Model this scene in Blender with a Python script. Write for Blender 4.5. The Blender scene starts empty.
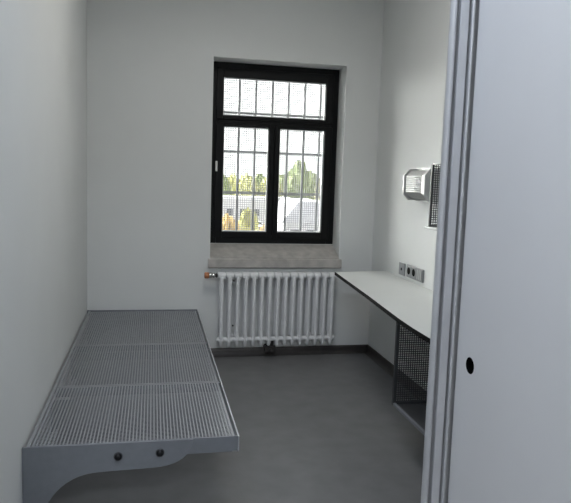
import bpy, bmesh, math, random
from mathutils import Vector, Matrix, noise

random.seed(7)
SC = bpy.context.scene
COL = SC.collection
PI = math.pi

# ------------------------------------------------------------------ materials
def mat(name, color, rough=0.5, metal=0.0, spec=0.5, noise_amt=0.0, noise_scale=20.0,
        bump=0.0, bump_scale=200.0, coat=0.0):
    m = bpy.data.materials.new(name)
    m.use_nodes = True
    nt = m.node_tree
    b = nt.nodes['Principled BSDF']
    b.inputs['Base Color'].default_value = (*color, 1)
    b.inputs['Roughness'].default_value = rough
    b.inputs['Metallic'].default_value = metal
    b.inputs['Specular IOR Level'].default_value = spec
    b.inputs['Coat Weight'].default_value = coat
    tc = nt.nodes.new('ShaderNodeTexCoord')
    if noise_amt > 0:
        n = nt.nodes.new('ShaderNodeTexNoise')
        n.inputs['Scale'].default_value = noise_scale
        n.inputs['Detail'].default_value = 6
        nt.links.new(tc.outputs['Object'], n.inputs['Vector'])
        r = nt.nodes.new('ShaderNodeValToRGB')
        r.color_ramp.elements[0].position = 0.3
        r.color_ramp.elements[1].position = 0.7
        r.color_ramp.elements[0].color = (*[max(0, c * (1 - noise_amt)) for c in color], 1)
        r.color_ramp.elements[1].color = (*[min(1, c * (1 + noise_amt)) for c in color], 1)
        nt.links.new(n.outputs['Fac'], r.inputs['Fac'])
        nt.links.new(r.outputs['Color'], b.inputs['Base Color'])
    if bump > 0:
        n2 = nt.nodes.new('ShaderNodeTexNoise')
        n2.inputs['Scale'].default_value = bump_scale
        n2.inputs['Detail'].default_value = 3
        nt.links.new(tc.outputs['Object'], n2.inputs['Vector'])
        bp = nt.nodes.new('ShaderNodeBump')
        bp.inputs['Strength'].default_value = bump
        bp.inputs['Distance'].default_value = 0.002
        nt.links.new(n2.outputs['Fac'], bp.inputs['Height'])
        nt.links.new(bp.outputs['Normal'], b.inputs['Normal'])
    return m

def glass_mat(name, tint=(1, 1, 1), gloss=0.06):
    m = bpy.data.materials.new(name)
    m.use_nodes = True
    nt = m.node_tree
    nt.nodes.clear()
    out = nt.nodes.new('ShaderNodeOutputMaterial')
    mx = nt.nodes.new('ShaderNodeMixShader')
    tr = nt.nodes.new('ShaderNodeBsdfTransparent')
    gl = nt.nodes.new('ShaderNodeBsdfGlossy')
    lw = nt.nodes.new('ShaderNodeFresnel')
    lw.inputs['IOR'].default_value = 1.45
    tr.inputs['Color'].default_value = (*tint, 1)
    gl.inputs['Roughness'].default_value = 0.02
    nt.links.new(lw.outputs['Fac'], mx.inputs['Fac'])
    nt.links.new(tr.outputs['BSDF'], mx.inputs[1])
    nt.links.new(gl.outputs['BSDF'], mx.inputs[2])
    nt.links.new(mx.outputs['Shader'], out.inputs['Surface'])
    return m

def emit_mat(name, color, strength):
    m = bpy.data.materials.new(name)
    m.use_nodes = True
    b = m.node_tree.nodes['Principled BSDF']
    b.inputs['Base Color'].default_value = (.9, .9, .9, 1)
    b.inputs['Emission Color'].default_value = (*color, 1)
    b.inputs['Emission Strength'].default_value = strength
    return m

M = dict(
    wall=mat('white_wall_paint', (.705, .72, .715), .75, noise_amt=.015, noise_scale=3, bump=.12, bump_scale=350),
    ceil=mat('ceiling_paint', (.74, .74, .73), .9, noise_amt=.01, noise_scale=3),
    floor=mat('grey_linoleum', (.16, .16, .162), .42, spec=.45, noise_amt=.10, noise_scale=9, bump=.08, bump_scale=120),
    skirt=mat('dark_coved_skirting', (.085, .078, .075), .5, noise_amt=.06, noise_scale=12),
    stone=mat('window_sill_stone', (.42, .40, .375), .55, noise_amt=.16, noise_scale=18, bump=.1),
    black=mat('black_window_frame', (.0055, .006, .0065), .45, spec=.18, noise_amt=.05, noise_scale=30),
    spacer=mat('glazing_spacer', (.72, .72, .73), .4),
    gasket=mat('dark_gasket', (.02, .02, .02), .6),
    glass=glass_mat('window_glass', (.96, .97, .965)),
    white_plastic=mat('white_plastic', (.78, .78, .76), .35, noise_amt=.01),
    grille=mat('galvanised_grille', (.36, .365, .38), .5, metal=.1, noise_amt=.06, noise_scale=40),
    wire=mat('grille_wire', (.20, .20, .215), .5, metal=.1, noise_amt=.05),
    bed=mat('grey_metal_paint', (.21, .22, .24), .36, metal=.3, noise_amt=.04, noise_scale=40),
    deck=mat('perforated_deck_paint', (.33, .34, .36), .30, metal=.45, noise_amt=.04, noise_scale=40),
    railglint=mat('rail_edge_glint', (.62, .63, .65), .3, metal=.6, noise_amt=.03),  # lighter colour stands in for the window's glint along the lip
    bolt=mat('black_bolt', (.015, .015, .017), .35, metal=.5, noise_amt=.05),
    boltring=mat('bolt_washer', (.08, .08, .085), .4, metal=.5, noise_amt=.05),
    rad=mat('radiator_enamel', (.80, .81, .82), .33, noise_amt=.01),
    brass=mat('copper_orange_cap', (.50, .20, .09), .45, noise_amt=.1, noise_scale=60),
    chrome=mat('chrome', (.70, .69, .66), .2, metal=.9, noise_amt=.03),
    darkpipe=mat('dark_pipe', (.03, .027, .026), .5, noise_amt=.1),
    laminate=mat('white_laminate', (.57, .583, .57), .40, spec=.4, noise_amt=.012, noise_scale=6),
    edge=mat('black_edge_band', (.004, .004, .004), .6, spec=.12, noise_amt=.05),
    shelf=mat('dark_grey_steel', (.065, .067, .07), .4, metal=.4, noise_amt=.06, noise_scale=30),
    mesh=mat('perforated_steel', (.055, .056, .06), .45, metal=.4, noise_amt=.05, noise_scale=30),
    lampbody=mat('brushed_aluminium', (.52, .53, .53), .42, metal=.4, noise_amt=.04, noise_scale=40),
    lampcover=mat('ribbed_lamp_cover', (.27, .275, .27), .36, spec=.4, noise_amt=.02),
    wallbox=mat('wall_box_paint', (.50, .51, .51), .4, metal=.2, noise_amt=.03),
    socket=mat('grey_socket_plate', (.27, .275, .285), .4, noise_amt=.03),
    sockdark=mat('socket_hole_shade', (.003, .003, .003), .8, spec=.05, noise_amt=.02),  # flat black discs, the shade of the recesses put into their colour
    frame=mat('aluminium_door_frame', (.54, .54, .55), .34, metal=.4, noise_amt=.02),
    leaf=mat('door_leaf_paint', (.70, .685, .685), .48, noise_amt=.012, noise_scale=5),
    hole=mat('hole_shade', (.003, .003, .003), .9, spec=.02),
    asphalt=mat('pale_asphalt', (.27, .27, .28), .9, noise_amt=.12, noise_scale=.5),
    grass=mat('dry_meadow', (.16, .18, .07), .95, noise_amt=.25, noise_scale=.4),
    leafA=mat('foliage_green', (.17, .21, .08), .9, noise_amt=.45, noise_scale=1.6),
    leafB=mat('foliage_yellow', (.32, .32, .11), .9, noise_amt=.4, noise_scale=1.6),
    leafC=mat('foliage_orange', (.45, .31, .11), .9, noise_amt=.4, noise_scale=2.5),
    bark=mat('bark', (.08, .06, .05), .9, noise_amt=.3, noise_scale=6),
    render=mat('pale_render', (.55, .54, .55), .9, noise_amt=.04, noise_scale=.8),
    rooft=mat('grey_roof_tiles', (.46, .46, .49), .7, noise_amt=.12, noise_scale=3),
    glassdark=mat('dark_house_glass', (.03, .035, .045), .15, noise_amt=.05),
    carwhite=mat('white_car_paint', (.70, .70, .72), .25, noise_amt=.01),
    carred=mat('red_car_paint', (.35, .08, .08), .3, noise_amt=.02),
    tyre=mat('tyre_rubber', (.015, .015, .015), .8, noise_amt=.05),
)

# ------------------------------------------------------------------ mesh builder
class MB:
    def __init__(self): self.bm = bmesh.new()
    def box(self, x0, x1, y0, y1, z0, z1):
        v = [self.bm.verts.new((x, y, z)) for x in (x0, x1) for y in (y0, y1) for z in (z0, z1)]
        for f in ((0,1,3,2),(4,6,7,5),(0,4,5,1),(2,3,7,6),(0,2,6,4),(1,5,7,3)):
            self.bm.faces.new([v[i] for i in f])
        return self
    def prism(self, pts, axis, a, b, smooth=False):
        """closed polygon in the two other axes, extruded along axis from a to b"""
        def P(p, t):
            if axis == 'x': return (t, p[0], p[1])
            if axis == 'y': return (p[0], t, p[1])
            return (p[0], p[1], t)
        A = [self.bm.verts.new(P(p, a)) for p in pts]
        B = [self.bm.verts.new(P(p, b)) for p in pts]
        self.bm.faces.new(A); self.bm.faces.new(B[::-1])
        n = len(pts)
        for i in range(n):
            f = self.bm.faces.new((A[i], B[i], B[(i+1) % n], A[(i+1) % n]))
            f.smooth = smooth
        return self
    def cyl(self, p, q, r0, r1=None, n=16, smooth=True):
        r1 = r0 if r1 is None else r1
        p, q = Vector(p), Vector(q)
        d = (q - p).normalized()
        a = d.orthogonal().normalized(); b = d.cross(a)
        A, B = [], []
        for i in range(n):
            t = 2*PI*i/n
            o = a*math.cos(t) + b*math.sin(t)
            A.append(self.bm.verts.new(p + o*r0)); B.append(self.bm.verts.new(q + o*r1))
        self.bm.faces.new(A[::-1]); self.bm.faces.new(B)
        for i in range(n):
            f = self.bm.faces.new((A[i], A[(i+1) % n], B[(i+1) % n], B[i])); f.smooth = smooth
        return self
    def lathe(self, p, d, prof, n=20):
        """profile [(distance along d, radius)] revolved round d from p"""
        p, d = Vector(p), Vector(d).normalized()
        a = d.orthogonal().normalized(); b = d.cross(a)
        rings = []
        for (s, r) in prof:
            rings.append([self.bm.verts.new(p + d*s + (a*math.cos(2*PI*i/n) + b*math.sin(2*PI*i/n))*max(r, 1e-4)) for i in range(n)])
        self.bm.faces.new(rings[0][::-1]); self.bm.faces.new(rings[-1])
        for R0, R1 in zip(rings, rings[1:]):
            for i in range(n):
                f = self.bm.faces.new((R0[i], R0[(i+1) % n], R1[(i+1) % n], R1[i])); f.smooth = True
        return self
    def tube(self, pts, r, n=10):
        pts = [Vector(p) for p in pts]
        rings = []
        for i, p in enumerate(pts):
            d = (pts[min(i+1, len(pts)-1)] - pts[max(i-1, 0)]).normalized()
            a = d.cross(Vector((.13, .37, .92))).normalized(); b = d.cross(a)
            rings.append([self.bm.verts.new(p + (a*math.cos(2*PI*k/n) + b*math.sin(2*PI*k/n))*r) for k in range(n)])
        self.bm.faces.new(rings[0][::-1]); self.bm.faces.new(rings[-1])
        for R0, R1 in zip(rings, rings[1:]):
            for i in range(n):
                f = self.bm.faces.new((R0[i], R0[(i+1) % n], R1[(i+1) % n], R1[i])); f.smooth = True
        return self
    def blob(self, c, r, sub=3, amp=.25, freq=1.5, seed=0.0):
        res = bmesh.ops.create_icosphere(self.bm, subdivisions=sub, radius=1.0)
        for v in res['verts']:
            n = v.co.normalized()
            k = 1 + amp*noise.noise(n*freq*2 + Vector((seed, seed*1.7, 0))) + amp*.6*noise.noise(n*freq*6 + Vector((0, seed, seed)))
            v.co = Vector(c) + Vector((n.x*r[0], n.y*r[1], n.z*r[2]))*k
        return self
    def build(self, name, material, parent=None, bevel=0.0, seg=2):
        bmesh.ops.recalc_face_normals(self.bm, faces=self.bm.faces[:])
        me = bpy.data.meshes.new(name)
        self.bm.to_mesh(me); self.bm.free()
        me.materials.append(material)
        o = bpy.data.objects.new(name, me)
        COL.objects.link(o)
        if parent is not None:
            o.parent = parent
            o.matrix_parent_inverse = Matrix.Translation(-parent.location)
        if bevel > 0:
            md = o.modifiers.new('edge', 'BEVEL')
            md.width = bevel; md.segments = seg; md.limit_method = 'ANGLE'; md.angle_limit = math.radians(40)
        return o

def empty(name, loc):
    o = bpy.data.objects.new(name, None)
    COL.objects.link(o); o.location = loc; o.empty_display_size = .1
    return o
def tag(o, label=None, cat=None, group=None, kind=None):
    if label: o['label'] = label
    if cat: o['category'] = cat
    if group: o['group'] = group
    if kind: o['kind'] = kind
    return o
def struct(o, label, cat):
    return tag(o, label, cat, None, 'structure')

# ------------------------------------------------------------------ dimensions
W = 2.01                      # cell width
H = 2.70                      # ceiling
FY = -2.62                    # inner face of the door wall
WX0, WX1, WZ0, WZ1 = .82, 1.757, .7875, 2.0716   # window opening
RY = .17                      # depth of the window recess

# ------------------------------------------------------------------ the shell
struct(MB().box(-2.3, 4.3, -6.7, .30, -.2, 0).build('floor', M['floor']), 'dark grey linoleum floor of the cell', 'floor')
struct(MB().box(-2.3, 4.3, -6.7, .30, H, H+.2).build('ceiling', M['ceil']), 'white painted ceiling above the cell', 'ceiling')
struct(MB().box(-.2, 0, FY-.13, .30, 0, H).build('wall_left', M['wall']), 'white wall on the bed side', 'wall')
struct(MB().box(W, W+.2, FY, .30, 0, H).build('wall_right', M['wall']), 'white wall on the desk side', 'wall')
b = MB()
b.box(0, WX0, 0, .30, 0, H); b.box(WX1, W, 0, .30, 0, H)
b.box(WX0, WX1, 0, .30, WZ1, H); b.box(WX0, WX1, 0, .30, 0, .63)
b.box(WX0, WX1, RY, .30, .63, WZ0)
struct(b.build('wall_back', M['wall']), 'white end wall with the window recess', 'wall')
b = MB()
b.box(1.315, W+.2, FY-.13, FY, 0, H); b.box(0, 1.315, FY-.13, FY, 2.46, H)
struct(b.build('wall_front', M['wall']), 'white wall round the cell doorway', 'wall')
b = MB()
b.box(-2.3, -.2, FY-.13, FY, 0, H); b.box(W+.2, 4.3, FY-.13, FY, 0, H)
b.box(-2.3, 4.3, -6.9, -6.7, 0, H); b.box(-2.5, -2.3, -6.7, FY, 0, H); b.box(4.3, 4.5, -6.7, FY, 0, H)
struct(b.build('wall_corridor', M['wall']), 'white corridor walls outside the cell', 'wall')

# coved skirting of the floor covering
def cove(t=.006, h=.056, r=.03):
    pts = [(0, 0), (t+r, 0)]
    for i in range(1, 7):
        a = i/6*PI/2
        pts.append((t + r - r*math.sin(a), r - r*math.cos(a)))
    pts += [(t, h), (0, h)]
    return pts
c = cove()
struct(MB().prism([(-p[0], p[1]) for p in c], 'x', .0, W, True).build('baseboard_back', M['skirt']), 'dark coved skirting under the radiator', 'baseboard')
struct(MB().prism([(W-p[0], p[1]) for p in c], 'y', 0, FY, True).build('baseboard_right', M['skirt']), 'dark coved skirting under the desk', 'baseboard')
struct(MB().prism([(p[0], p[1]) for p in c], 'y', 0, FY, True).build('baseboard_left', M['skirt']), 'dark coved skirting under the bed', 'baseboard')

# stone sill, sloping down from the window
prof = [(.20, .7875), (.17, .7875), (-.020, .700), (-.028, .694), (-.028, .640), (-.022, .634), (0, .634), (0, .63), (.17, .63), (.20, .70)]
b = MB()
b.prism([(.168, .7865), (.003, .7075), (.003, .634), (.168, .65)], 'x', WX0+.0005, WX1-.0005)
b.prism([(.003, .6985), (-.020, .6985), (-.027, .693), (-.027, .640), (-.022, .634), (.0, .634)], 'x', WX0-.014, WX1+.014)
s = b.build('window_sill', M['stone'], bevel=.002)
struct(s, 'sloping beige grey stone window sill above the radiator', 'window sill')

# ------------------------------------------------------------------ window
def ring(mb, x0, x1, z0, z1, t, y0, y1):
    mb.box(x0, x0+t, y0, y1, z0, z1); mb.box(x1-t, x1, y0, y1, z0, z1)
    mb.box(x0+t, x1-t, y0, y1, z0, z0+t); mb.box(x0+t, x1-t, y0, y1, z1-t, z1)
win = empty('window_1', ((WX0+WX1)/2, RY, WZ0))
struct(win, 'black framed window with a fanlight over two casements', 'window')
F = M['black']
TR0, TR1 = 1.640, 1.686       # transom
b = MB()
ring(b, WX0, WX1, WZ0, WZ1, .055, RY+.012, RY+.085)
b.box(WX0+.055, WX1-.055, RY+.012, RY+.085, TR0, TR1)
b.box(1.262, 1.310, RY+.014, RY+.085, WZ0+.055, TR0)
b.build('window_frame', F, win, bevel=.003)
def sash(name, x0, x1, z0, z1, gx0, gx1, gz0, gz1, hx=None):
    b = MB()
    y0, y1 = RY, RY+.055
    b.box(x0, gx0, y0, y1, z0, z1); b.box(gx1, x1, y0, y1, z0, z1)
    b.box(gx0, gx1, y0, y1, z0, gz0); b.box(gx0, gx1, y0, y1, gz1, z1)
    s = b.build(name, F, win, bevel=.004)
    b = MB()
    ring(b, gx0, gx1, gz0, gz1, .006, RY+.022, RY+.047)
    b.build('glazing_spacer', M['spacer'], s)
    b = MB().box(gx0+.001, gx1-.001, RY+.048, RY+.053, gz0+.001, gz1-.001)
    b.build('glass_pane', M['glass'], s)
    return s
sash('fanlight', WX0+.040, WX1-.040, TR1-.012, WZ1-.040, .910, 1.660, 1.703, 1.967)
s1 = sash('casement', WX0+.040, 1.283, WZ0+.040, TR0+.012, .917, 1.245, .873, 1.626)
sash('casement', 1.289, WX1-.040, WZ0+.040, TR0+.012, 1.326, 1.659, .873, 1.626)
b = MB().box(.860, .876, RY-.012, RY+.001, 1.305, 1.378)
h = b.build('window_catch', M['white_plastic'], s1, bevel=.004)
h['label'] = 'small white catch on the black casement'

# ------------------------------------------------------------------ grille outside the window
gr = empty('window_grille', ((WX0+WX1)/2, .32, .80))
tag(gr, 'steel bar grille with wire mesh fixed outside the window', 'window grille')
GX0, GX1, GZ0, GZ1 = .74, 1.86, .70, 2.15
k = 0
for i in range(-2, 8):
    x = 1.042 + i*.1233
    if GX0 < x < GX1:
        MB().cyl((x, .325, GZ0), (x, .325, GZ1), .0095, n=12).build('vertical_bar', M['grille'], gr)
for z in (2.000, 1.737, 1.455, 1.150, .862):
    MB().box(GX0, GX1, .321, .329, z-.009, z+.009).build('cross_rail', M['grille'], gr)
b = MB()
wp, wr = .0165, .0021
n = int((GX1-GX0)/wp)
for i in range(n+1):
    x = GX0 + i*wp
    b.box(x-wr, x+wr, .343-wr, .343+wr, GZ0, GZ1)
n = int((GZ1-GZ0)/wp)
for i in range(n+1):
    z = GZ0 + i*wp
    b.box(GX0, GX1, .3445-wr, .3445+wr, z-wr, z+wr)
b.build('wire_mesh', M['wire'], gr)
for x in (GX0+.02, GX1-.02):
    for z in (.80, 2.05):
        MB().cyl((x, .298, z), (x, .345, z), .010, n=10).build('fixing_stud', M['grille'], gr)

# ------------------------------------------------------------------ bed
bed = empty('metal_bunk', (.37, -1.13, 0))
tag(bed, 'grey perforated metal bunk fixed along the left wall', 'bed')
BX0, BX1, BY0, BY1, BZ = .011, .740, -2.222, -.030, .345
# frame rails: a thin upstanding lip and a face below it
b = MB()
b.box(BX1-.006, BX1, BY0, BY1, BZ-.058, BZ); b.box(BX1-.026, BX1-.006, BY0, BY1, BZ-.058, BZ-.054)
b.build('side_rail', M['railglint'], bed, bevel=.001)
b = MB()
b.box(BX0, BX0+.003, BY0, BY1, BZ-.058, BZ-.003); b.box(BX0+.003, BX0+.014, BY0, BY1, BZ-.006, BZ-.003)
b.build('side_rail', M['deck'], bed, bevel=.0007)
for ya, yb, yc, yd in ((BY0, BY0+.003, BY0+.003, BY0+.03), (BY1-.003, BY1, BY1-.03, BY1-.003)):
    b = MB()
    b.box(BX0+.003, BX1-.003, ya, yb, BZ-.058, BZ); b.box(BX0+.027, BX1-.027, yc, yd, BZ-.058, BZ-.054)
    b.build('end_rail', M['bed'], bed, bevel=.001)
# perforated deck in three panels
DX0, DX1 = BX0+.020, BX1-.019
DZ0, DZ1 = BZ-.010, BZ-.0075
edges = [BY0+.006, -1.585, -.900, BY1-.006]
px = .0123
for p in range(3):
    ya, yb = edges[p]+.002, edges[p+1]-.002
    b = MB()
    nx = int(round((DX1-DX0)/px)); sx = (DX1-DX0)/nx
    for i in range(nx+1):
        x = DX0 + i*sx
        w = .0024 if 0 < i < nx else .0045
        b.box(x-w, x+w, ya, yb, DZ0, DZ1)
    ny = int(round((yb-ya)/px)); sy = (yb-ya)/ny
    for j in range(ny+1):
        y = ya + j*sy
        w = .0013 if 0 < j < ny else .010
        y0, y1 = max(ya, y-w), min(yb, y+w)
        b.box(DX0, DX1, y0, y1, DZ0+.0002, DZ1-.0002)
    b.build('perforated_panel', M['deck'], bed)
for y in (-1.585, -.900, BY0+.02, BY1-.02, -1.03):
    MB().box(BX0+.004, BX1-.004, y-.012, y+.012, BZ-.050, DZ0-.0005).build('cross_bearer', M['bed'], bed, bevel=.001)
# brackets
def bez(p0, p1, p2, p3, n=10):
    return [tuple((1-t)**3*a + 3*(1-t)**2*t*b_ + 3*(1-t)*t*t*c_ + t**3*d for a, b_, c_, d in zip(p0, p1, p2, p3)) for t in [i/n for i in range(n+1)]]
bp = [(0.001, .346), (.574, .344)]
bp += bez((.574, .344), (.570, .310), (.555, .258), (.455, .248))
bp += bez((.455, .248), (.390, .245), (.300, .246), (.235, .242))[1:]
bp += bez((.235, .242), (.150, .236), (.090, .180), (.064, .100))[1:]
bp += [(.058, .0), (.001, .0)]
for y0, y1 in ((BY0-.007, BY0-.001), (BY1+.001, BY1+.007)):
    MB().prism(bp, 'y', y0, y1).build('wall_bracket', M['bed'], bed, bevel=.0012)
for x, z in ((.315, .297), (.458, .302)):
    y = BY0-.007
    w_ = MB().lathe((x, y, z), (0, -1, 0), [(0, .0150), (.0022, .0150), (.003, .0140)], 24).build('bolt', M['boltring'], bed)
    MB().lathe((x, y-.003, z), (0, -1, 0), [(0, .0125), (.004, .0120), (.007, .0085), (.0085, .003)], 20).build('bolt_head', M['bolt'], w_)
# floor of the wall plate that carries the rail
for y in (-1.6, -.9):
    MB().prism([(0.001, .285), (.10, .285), (.03, .16), (.001, .14)], 'y', y-.003, y+.003).build('gusset', M['bed'], bed)

# ------------------------------------------------------------------ radiator
RX0, RX1, RZ0, RZ1 = .868, 1.7125, .090, .612
rad = empty('radiator', ((RX0+RX1)/2, -.075, 0))
tag(rad, 'white column radiator under the stone window sill', 'radiator')
NS = 15
ps = (RX1-RX0)/NS
def section(x):
    b = MB()
    # head at the top with rounded ends
    z0, z1 = RZ1-.040, RZ1
    pts = []
    yc0, yc1, r = -.098, -.052, .020
    for i in range(9):
        a = PI/2 + i/8*PI
        pts.append((yc0 + r*math.cos(a), (z0+z1)/2 + r*math.sin(a)))
    for i in range(9):
        a = -PI/2 + i/8*PI
        pts.append((yc1 + r*math.cos(a), (z0+z1)/2 + r*math.sin(a)))
    hw = ps*.46
    b.prism(pts, 'x', x-hw, x+hw, True)
    b.cyl((x-ps*.5, -.082, RZ1-.020), (x+ps*.5, -.082, RZ1-.020), .0165, n=16)
    # columns
    for y in (-.104, -.048):
        b.lathe((x, y, RZ0+.004), (0, 0, 1), [(0, .006), (.006, .0115), (.04, .0140), (.46, .0140), (.50, .0145)], 14)
    # foot of the section and its hub
    pts2 = [(p, q - (RZ1-.040) + RZ0 + .030) for p, q in pts]
    b.prism(pts2, 'x', x-ps*.22, x+ps*.22, True)
    b.cyl((x-ps*.5, -.096, RZ0+.052), (x+ps*.5, -.096, RZ0+.052), .0165, n=16)
    return b
first = section(RX0 + ps*.5).build('column_section', M['rad'], rad, bevel=.003)
for i in range(1, NS):
    o = first.copy(); COL.objects.link(o)
    o.location.x += i*ps
for x in (RX0+ps*2, RX0+ps*12):
    MB().box(x-.008, x+.008, -.075, -.0006, RZ1-.075, RZ1-.06).build('wall_hook', M['rad'], rad, bevel=.002)
    MB().box(x-.008, x+.008, -.075, -.0006, RZ0+.065, RZ0+.08).build('wall_hook', M['rad'], rad, bevel=.002)
for z in (.553, .235):
    MB().cyl((RX0+ps*2.02, -.078, z), (RX0+ps*2.02, -.070, z), .006, n=12).build('fixing_screw', M['darkpipe'], rad)
zv = RZ1-.020
v = MB().lathe((RX0+.004, -.082, zv), (-1, 0, 0), [(0, .010), (.006, .010), (.007, .0165), (.013, .0165), (.014, .0115), (.022, .0115)], 18).build('valve_body', M['darkpipe'], rad)
v['label'] = 'dark metal valve body on the radiator'
c_ = MB().lathe((RX0-.017, -.082, zv), (-1, 0, 0), [(0, .013), (.004, .018), (.012, .0195), (.018, .017), (.022, .0195), (.038, .021), (.043, .019)], 24).build('valve_collar', M['chrome'], v)
c_['label'] = 'pale metal collar of the valve'
hd = MB().lathe((RX0-.060, -.082, zv), (-1, 0, 0), [(0, .019), (.002, .0215), (.026, .0215), (.030, .018), (.031, .004)], 24).build('valve_cap', M['brass'], v)
hd['label'] = 'orange brown end cap of the valve'
cx = 1.247
b = MB()
for dx in (-.014, .018):
    b.cyl((cx+dx, -.082, .060), (cx+dx, -.082, .125), .010, n=14)
    b.cyl((cx+dx, -.082, .064), (cx+dx, -.0006, .064), .0085, n=14)
    b.lathe((cx+dx, -.012, .064), (0, 1, 0), [(0, .017), (.008, .019), (.0114, .019)], 18)
b.box(cx-.036, cx+.040, -.106, -.060, .046, .086)
b.lathe((cx+.002, -.106, .066), (0, -1, 0), [(0, .012), (.012, .012), (.014, .009)], 16)
o = b.build('connection_block', M['darkpipe'], rad, bevel=.002)
o['label'] = 'dark pipe connection below the radiator'

# ------------------------------------------------------------------ desk with the mesh sided shelf under it
desk = empty('desk', (1.78, -1.3, .657))
tag(desk, 'white wall desk with black edge and mesh shelf hung below', 'desk')
top = [(1.630, -.345), (1.603, -.75), (1.572, -1.20), (1.546, -1.52), (1.529, -1.74), (1.520, -1.92), (1.518, -2.35), (W-.001, -2.35), (W-.001, -.290)]
TZ = .657
MB().prism(top, 'z', TZ-.0205, TZ).build('desk_top', M['laminate'], desk)
# black edge following the outline of the board
def offset(poly, d):
    out = []
    n = len(poly)
    for i, p in enumerate(poly):
        a, c_ = Vector(poly[i-1]), Vector(poly[(i+1) % n]); q = Vector(p)
        n1 = (q-a).normalized(); n2 = (c_-q).normalized()
        m1 = Vector((n1.y, -n1.x)); m2 = Vector((n2.y, -n2.x))
        mm = (m1+m2).normalized()
        out.append(tuple(q - mm*d/max(.5, mm.dot(m1))))
    return out
b = MB()
outl = top[:]
inn = []
for (x, y) in top[:7]: inn.append((x-.0022, y))
pl = [(top[8][0], top[8][1]), (top[0][0], top[0][1])] + top[1:7] + [top[7]]
ol = [(top[8][0], top[8][1]+.0022), (top[0][0]-.0022, top[0][1]+.0022)] + [(x-.0022, y) for x, y in top[1:6]] + [(top[6][0]-.0022, top[6][1]-.0022), (top[7][0], top[7][1]-.0022)]
b.prism(pl + ol[::-1], 'z', TZ-.0210, TZ-.0004)
e = b.build('edge_band', M['edge'], desk)
e['label'] = 'thin black edge round the white board'
SX0, SX1, SY0, SY1, SZ = 1.553, W-.006, -2.30, -1.655, .222
for y in (SY1, SY0):
    MB().box(SX0, SX0+.016, y-.008, y+.008, SZ-.006, TZ-.0205).build('post', M['shelf'], desk, bevel=.001)
    MB().box(SX0+.016, SX1, y-.006, y+.006, SZ-.006, SZ+.010).build('end_rail', M['shelf'], desk, bevel=.001)
    MB().box(SX0+.016, SX1, y-.006, y+.006, TZ-.030, TZ-.0208).build('end_rail', M['shelf'], desk, bevel=.001)
    MB().box(SX1-.012, SX1, y-.006, y+.006, SZ+.010, TZ-.030).build('wall_stile', M['shelf'], desk, bevel=.001)
    b = MB()
    pm, hw = .0110, .0020
    x = SX0+.016
    while x < SX1-.012:
        b.box(x-hw, x+hw, y-.001, y+.001, SZ+.010, TZ-.030); x += pm
    z = SZ+.012
    while z < TZ-.030:
        b.box(SX0+.016, SX1-.012, y-.0009, y+.0009, z-hw, z+hw); z += pm
    b.build('perforated_side', M['mesh'], desk)
MB().box(SX0+.001, SX0+.014, SY0+.008, SY1-.008, SZ-.006, SZ+.008).build('front_rail', M['bed'], desk, bevel=.001)
MB().box(SX0+.014, SX1, SY0+.006, SY1-.006, SZ-.004, SZ-.001).build('shelf_base', M['shelf'], desk)

# ------------------------------------------------------------------ wall lamp on the right wall
lamp = empty('wall_lamp', (W, -.91, 1.26))
tag(lamp, 'silver wall lamp with ribbed cover on the right wall', 'lamp')
def octo(px_, z0, z1, ch, chz):
    return [(W-.004, z0), (W-px_+ch, z0), (W-px_, z0+chz), (W-px_, z1-chz), (W-px_+ch, z1), (W-.004, z1)]
LY0, LY1 = -.755, -1.075
MB().prism(octo(.088, 1.178, 1.345, .030, .034), 'y', LY0-.022, LY1+.020).build('light_cover', M['lampcover'], lamp, bevel=.006, seg=3)
b = MB()
for i in range(8):
    z = 1.218 + i*.0125
    b.cyl((W-.0885, LY0-.03, z), (W-.0885, LY1+.070, z), .0035, n=8)
b.build('cover_ribs', M['lampbody'], lamp)
for ya, yb in ((LY0, LY0-.020), (LY1+.022, LY1)):
    MB().prism(octo(.098, 1.166, 1.356, .034, .040), 'y', ya, yb).build('end_cap', M['lampbody'], lamp, bevel=.004)
MB().box(W-.012, W-.0005, LY1-.012, LY0+.010, 1.160, 1.362).build('back_plate', M['wallbox'], lamp, bevel=.002)
MB().box(W-.0905, W-.0870, LY1+.022, LY1+.060, 1.212, 1.312).build('cover_clip', M['lampbody'], lamp, bevel=.001)

# ------------------------------------------------------------------ perforated wall box
wb = empty('wall_shelf', (W, -1.4, 1.2))
tag(wb, 'small perforated metal wall shelf beside the silver lamp', 'shelf')
QX, QY0, QY1, QZ0, QZ1 = 1.855, -1.62, -1.285, 1.045, 1.378
for y in (QY1, QY0):
    b = MB()
    ring_x = [(QX, QX+.008), (W-.012, W-.001)]
    for xa, xb in ring_x: b.box(xa, xb, y-.006, y+.006, QZ0, QZ1)
    b.box(QX+.008, W-.012, y-.006, y+.006, QZ0, QZ0+.008); b.box(QX+.008, W-.012, y-.006, y+.006, QZ1-.008, QZ1)
    b.build('side_frame', M['shelf'], wb, bevel=.001)
    b = MB()
    x = QX+.012
    while x < W-.012:
        b.box(x-.0022, x+.0022, y-.001, y+.001, QZ0+.008, QZ1-.008); x += .0122
    z = QZ0+.012
    while z < QZ1-.008:
        b.box(QX+.008, W-.012, y-.0009, y+.0009, z-.0022, z+.0022); z += .0122
    b.build('perforated_side', M['mesh'], wb)
MB().box(QX-.012, W-.001, QY0-.008, QY1+.030, QZ0-.012, QZ0).build('shelf_board', M['wallbox'], wb, bevel=.002)
MB().box(QX+.0, W-.001, QY0+.006, QY1-.006, QZ1-.006, QZ1-.002).build('top_board', M['wallbox'], wb)

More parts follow.
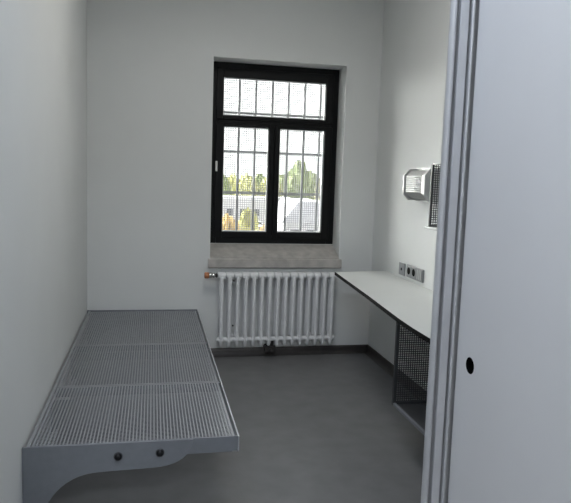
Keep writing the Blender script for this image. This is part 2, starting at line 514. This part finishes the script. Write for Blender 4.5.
# ------------------------------------------------------------------ sockets
def plate(parent, y0, y1, z0, z1):
    return MB().box(W-.011, W-.0003, y1, y0, z0, z1).build('cover_plate', M['socket'], parent, bevel=.003)
s = empty('wall_socket', (W, -.60, .716))
tag(s, 'small single grey outlet plate above the desk', 'socket')
plate(s, -.550, -.640, .676, .756)
MB().box(W-.0135, W-.011, -.622, -.568, .690, .742).build('rocker', M['socket'], s, bevel=.002)
MB().lathe((W-.0134, -.600, .716), (-1, 0, 0), [(0, .010), (.0006, .010)], 16).build('outlet_hole', M['sockdark'], s)
s = empty('wall_socket', (W, -.80, .72))
tag(s, 'wide grey double outlet plate with two round dark sockets', 'socket')
plate(s, -.678, -.925, .680, .760)
for y in (-.722, -.797):
    MB().box(W-.0135, W-.011, y-.034, y+.034, .688, .752).build('socket_insert', M['socket'], s, bevel=.002)
    o = MB().lathe((W-.0134, y, .722), (-1, 0, 0), [(0, .0225), (.0012, .0225)], 24).build('socket_hole_shade', M['sockdark'], s)
r_ = MB().box(W-.0135, W-.011, -.915, -.840, .688, .752).build('switch_rocker', M['socket'], s, bevel=.002)
b = MB()
for y in (-.853, -.880, -.903): b.box(W-.0145, W-.0134, y-.004, y+.004, .692, .748)
b.build('rocker_line', M['lampbody'], r_)

# ------------------------------------------------------------------ door frame and open door leaf
fy = -2.80
JX = 1.193
prof = [(1.315, FY-.13), (JX+.040, FY-.13), (JX+.010, fy+.016)]
# rounded bead, groove, flat band, groove, ridge
for i in range(0, 9):
    a = PI + i/8*PI
    prof.append((JX+.010 + .010*math.cos(a), fy + .010 + .012*math.sin(a)))
prof += [(JX+.0205, fy+.022), (JX+.0275, fy+.022), (JX+.0285, fy+.003), (JX+.030, fy+.001), (JX+.0515, fy+.001), (JX+.053, fy+.003), (JX+.0535, fy+.022), (JX+.0600, fy+.022)]
for i in range(0, 7):
    a = PI + i/6*PI
    prof.append((JX+.0650 + .0048*math.cos(a), fy + .003 + .0050*math.sin(a)))
prof += [(JX+.0705, fy+.018), (1.315, fy+.018)]
b = MB().prism(prof, 'z', 0, 2.50)
x0 = .044
mir = [(x0 - (p[0]-JX), p[1]) for p in prof]
b.prism(mir, 'z', 0, 2.50)
b.box(.044, JX+.01, fy-.006, FY-.13, 2.40, 2.50)
struct(b.build('trim_1', M['frame'], None), 'ribbed aluminium frame of the cell doorway', 'door frame')
door = empty('door_1', (1.28, fy, 0))
struct(door, 'pale grey door leaf standing open on the right', 'door')
LX0, LX1 = 1.272, 1.312
# leaf face with a real round bore
hy, hz, hr = -2.877, .789, .0232
bm = MB()
yA, yB, zA, zB = fy-.95, fy-.002, .008, 2.40
N = 32
inner = [bm.bm.verts.new((LX0, hy + hr*math.cos(2*PI*i/N), hz + hr*math.sin(2*PI*i/N))) for i in range(N)]
deep = [bm.bm.verts.new((LX0+.035, hy + hr*math.cos(2*PI*i/N), hz + hr*math.sin(2*PI*i/N))) for i in range(N)]
q = .05
sq = []
for i in range(N):
    a = 2*PI*i/N
    k = q/max(abs(math.cos(a)), abs(math.sin(a)))
    sq.append(bm.bm.verts.new((LX0, hy + k*math.cos(a), hz + k*math.sin(a))))
for i in range(N):
    j = (i+1) % N
    bm.bm.faces.new((inner[i], inner[j], sq[j], sq[i]))
    bm.bm.faces.new((inner[i], deep[i], deep[j], inner[j]))
bm.bm.faces.new(deep)
def quad(y0, y1, z0, z1):
    bm.bm.faces.new([bm.bm.verts.new((LX0, y, z)) for y, z in ((y0, z0), (y1, z0), (y1, z1), (y0, z1))])
quad(yA, hy-q, zA, zB); quad(hy+q, yB, zA, zB); quad(hy-q, hy+q, zA, hz-q); quad(hy-q, hy+q, hz+q, zB)
for pts in (((LX0, yA), (LX1, yA)), ((LX1, yA), (LX1, yB)), ((LX1, yB), (LX0, yB))):
    bm.bm.faces.new([bm.bm.verts.new((*pts[0], zA)), bm.bm.verts.new((*pts[1], zA)), bm.bm.verts.new((*pts[1], zB)), bm.bm.verts.new((*pts[0], zB))])
for z in (zA, zB):
    bm.bm.faces.new([bm.bm.verts.new((x, y, z)) for x, y in ((LX0, yA), (LX1, yA), (LX1, yB), (LX0, yB))])
bm.build('door_leaf', M['leaf'], door)
MB().lathe((LX0+.034, hy, hz), (-1, 0, 0), [(0, hr-.0003), (.0337, hr-.0003), (.0337, hr-.0014), (.001, hr-.0014), (.001, .0002)], 32).build('bolt_hole', M['hole'], door)  # black liner, shade inside the bore given as colour

# ------------------------------------------------------------------ outside
GZ = -4.6
struct(MB().box(-120, 180, .8, 220, GZ-.5, GZ).build('ground', M['asphalt']), 'pale paved yard below the window', 'ground')
tag(MB().box(-120, 180, 84, 219, GZ, GZ+.05).build('meadow', M['grass']), 'dry grass behind the far trees', 'grass', kind='stuff')

def tree(x, y, h, r, material, label, seed):
    t = empty('tree', (x, y, GZ))
    tag(t, label, 'tree', 'trees beyond the yard')
    MB().cyl((x, y, GZ), (x, y, GZ+h*.6), r*.10, r*.05, n=10).build('trunk', M['bark'], t)
    b = MB()
    rnd = random.Random(seed)
    b.blob((x, y, GZ+h*.55), (r*.8, r*.8, h*.40), 4, .3, 1.8, seed)
    for i in range(7):
        a = rnd.random()*2*PI; k = rnd.random()
        b.blob((x + r*.45*math.cos(a), y + r*.45*math.sin(a), GZ+h*(.35+.45*k)), (r*.42, r*.42, h*.15), 3, .4, 2, seed+i)
    b.build('crown', material, t)
def at(px_, Y):   # X on the ground line seen through the window at a given bearing
    return .424 + (Y+4.4197)*px_
fA, fB, fC = M['leafA'], M['leafB'], M['leafC']
TL = [
 (.103, 72, 6.2, 1.62, fA, 'low dark green tree at the left end of the row'),
 (.124, 80, 6.0, 1.60, fB, 'yellow green tree second from the left end of the row'),
 (.146, 72, 6.1, 1.60, fB, 'yellow green tree behind the middle of the left casement'),
 (.166, 80, 6.2, 1.60, fA, 'green tree behind the right half of the left casement'),
 (.185, 72, 6.1, 1.60, fB, 'yellow green tree hidden partly by the window mullion'),
 (.208, 80, 6.4, 1.65, fA, 'green tree at the left edge of the right casement'),
 (.229, 72, 8.2, 1.5, fA, 'tallest slim tree rising above the others'),
 (.250, 80, 6.8, 1.70, fA, 'round green tree just right of the tallest tree'),
 (.274, 72, 6.3, 1.60, fB, 'yellow green tree at the right edge of the right casement'),
 (.296, 80, 6.3, 1.65, fA, 'green tree at the right end of the row'),
]
for i, (bx, y, h, r, m_, lb) in enumerate(TL):
    tree(at(bx, y), y, h, r, m_, lb, i*3.1+1)
def bush(x, y, rx, h, material, label, seed):
    t = empty('bush', (x, y, GZ))
    tag(t, label, 'bush', 'bushes in the yard')
    b = MB()
    rnd = random.Random(seed)
    b.blob((x, y, GZ+h*.45), (rx, rx, h*.55), 4, .35, 2, seed)
    for i in range(4):
        b.blob((x + rx*.7*math.cos(i*1.9), y + rx*.7*math.sin(i*1.9), GZ+h*.45), (rx*.5, rx*.5, h*.45), 3, .4, 2, seed+i)
    b.build('foliage', material, t)
bush(at(.116, 42), 42, .85, 2.8, fC, 'orange yellow bush low in the left corner of the casement', 5)
bush(at(.148, 46), 46, .75, 3.1, fB, 'yellow green bush low in the middle of the left casement', 8)
bush(at(.176, 44), 44, .42, 2.1, fC, 'small orange bush low beside the window mullion', 11)
bush(at(.205, 60), 60, .75, 2.6, fA, 'green bush behind the corner of the pale house', 14)

# pale house with a grey roof to the right
hx, hy_ = at(.252, 44), 44
hs = empty('house', (hx, hy_, GZ))
tag(hs, 'pale rendered house with grey roof behind the right casement', 'house')
hw, hd_, hh = 2.2, 3, 2.3
MB().box(hx-hw, hx+hw, hy_, hy_+hd_*2, GZ, GZ+hh).build('house_wall', M['render'], hs)
MB().prism([(hx-hw-.3, GZ+hh), (hx+hw+.3, GZ+hh), (hx+hw*.55, GZ+hh+1.7), (hx-hw*.5, GZ+hh+1.7)], 'y', hy_-.3, hy_+hd_*2+.3).build('roof', M['rooft'], hs)
for dx in (-1.3, 0, 1.3):
    f_ = MB().box(hx+dx-.45, hx+dx+.45, hy_-.05, hy_+.01, GZ+.75, GZ+1.85).build('house_window', M['spacer'], hs)
    MB().box(hx+dx-.38, hx+dx+.38, hy_-.06, hy_-.045, GZ+.83, GZ+1.77).build('window_pane', M['glassdark'], f_)

def car(x, y, material, label, ln=3.4):
    c = empty('car', (x, y, GZ))
    tag(c, label, 'car', 'cars parked in the yard')
    pts = [(x-ln/2, GZ+.3), (x+ln/2, GZ+.3), (x+ln/2, GZ+.8), (x+ln*.32, GZ+.92), (x+ln*.18, GZ+1.42), (x-ln*.25, GZ+1.45), (x-ln*.42, GZ+.95), (x-ln/2, GZ+.85)]
    MB().prism(pts, 'y', y, y+1.7).build('car_body', material, c, bevel=.06)
    w_ = [(x+ln*.28, GZ+.93), (x+ln*.165, GZ+1.36), (x-ln*.235, GZ+1.38), (x-ln*.36, GZ+.95)]
    MB().prism(w_, 'y', y-.02, y+.03).build('side_window', M['glassdark'], c)
    for dx in (-.31, .31):
        MB().cyl((x+ln*dx, y-.03, GZ+.32), (x+ln*dx, y+.2, GZ+.32), .32, n=18).build('wheel', M['tyre'], c)
wx0, wx1 = at(.088, 63), at(.2135, 63)
ws = empty('low_building', ((wx0+wx1)/2, 63, GZ))
tag(ws, 'long pale flat roofed building in front of the trees', 'building')
MB().box(wx0, wx1, 63, 67, GZ, GZ+3.35).build('building_wall', M['render'], ws)
MB().box(wx0-.2, wx1+.2, 62.8, 67.2, GZ+3.35, GZ+3.6).build('flat_roof', M['spacer'], ws)
for i in range(6):
    x = wx0 + (i+.5)*(wx1-wx0)/6
    f_ = MB().box(x-.42, x+.42, 62.93, 63.01, GZ+1.5, GZ+2.4).build('building_window', M['rooft'], ws)
    MB().box(x-.30, x+.30, 62.91, 62.935, GZ+1.6, GZ+2.3).build('window_pane', M['glassdark'], f_)
car(at(.160, 57), 57, M['carwhite'], 'white car parked behind the yellow green bush')
car(at(.166, 51), 51, M['carwhite'], 'nearer white car beside the window mullion')

# ------------------------------------------------------------------ light
wld = bpy.data.worlds.new('sky'); SC.world = wld
wld.use_nodes = True
bg = wld.node_tree.nodes['Background']
bg.inputs['Color'].default_value = (.975, 1.0, .985, 1)
bg.inputs['Strength'].default_value = 2.3

sun = bpy.data.lights.new('sun', 'SUN'); sun.energy = 70; sun.angle = math.radians(76); sun.color = (1, .99, .95)
so = bpy.data.objects.new('sun', sun); COL.objects.link(so)
so.rotation_euler = Vector((.75, -.62, -.25)).to_track_quat('-Z', 'Y').to_euler()

def added_lamp(x, y, power, sx, sy, col, lb='unseen flat ceiling light added in the corridor'):  # unseen lamps, added to light the doorway and the cell
    b = MB(); b.box(x-sx/2-.03, x+sx/2+.03, y-sy/2-.03, y+sy/2+.03, H-.05, H)
    o = b.build('added_lamp_housing', M['white_plastic'])
    struct(o, lb, 'added ceiling light')
    l = bpy.data.lights.new('added_light', 'AREA'); l.shape = 'RECTANGLE'; l.size = sx; l.size_y = sy
    l.energy = power; l.color = col
    lo = bpy.data.objects.new('added_light', l); COL.objects.link(lo)
    lo.location = (x, y, H-.055)
added_lamp(.3, -3.3, 22.5, 1.2, .35, (.78, .89, 1.05))
added_lamp(.2, -5.8, 60, 1.5, .35, (.90, .95, 1.0))
added_lamp(.98, -1.55, 12, .6, .6, (1.0, .975, .925), 'unseen flat fill light added in the middle of the cell')  # added fill, no lit lamp is known inside the cell

# ------------------------------------------------------------------ camera
cam = bpy.data.cameras.new('camera')
co = bpy.data.objects.new('camera', cam); COL.objects.link(co)
r = Vector((0.97792887, -0.20635147, 0.03277495)); u = Vector((-0.00881384, 0.11598257, 0.99321214)); f = Vector((0.20875211, 0.9715797, -0.11160395))
mw = Matrix((( r.x, u.x, -f.x, .424), (r.y, u.y, -f.y, -4.4197), (r.z, u.z, -f.z, 1.2835), (0, 0, 0, 1)))
co.matrix_world = mw
cam.sensor_fit = 'HORIZONTAL'; cam.sensor_width = 36
cam.lens = 636.6563/571*36
cam.shift_x = -(287.858-285.5)/571
cam.shift_y = (248.1193-251.5)/571
cam.clip_start = .05; cam.clip_end = 500
SC.camera = co

vs = SC.view_settings
vs.view_transform = 'Standard'; vs.look = 'None'; vs.gamma = 1; vs.use_curve_mapping = False
vs.exposure = 0.0
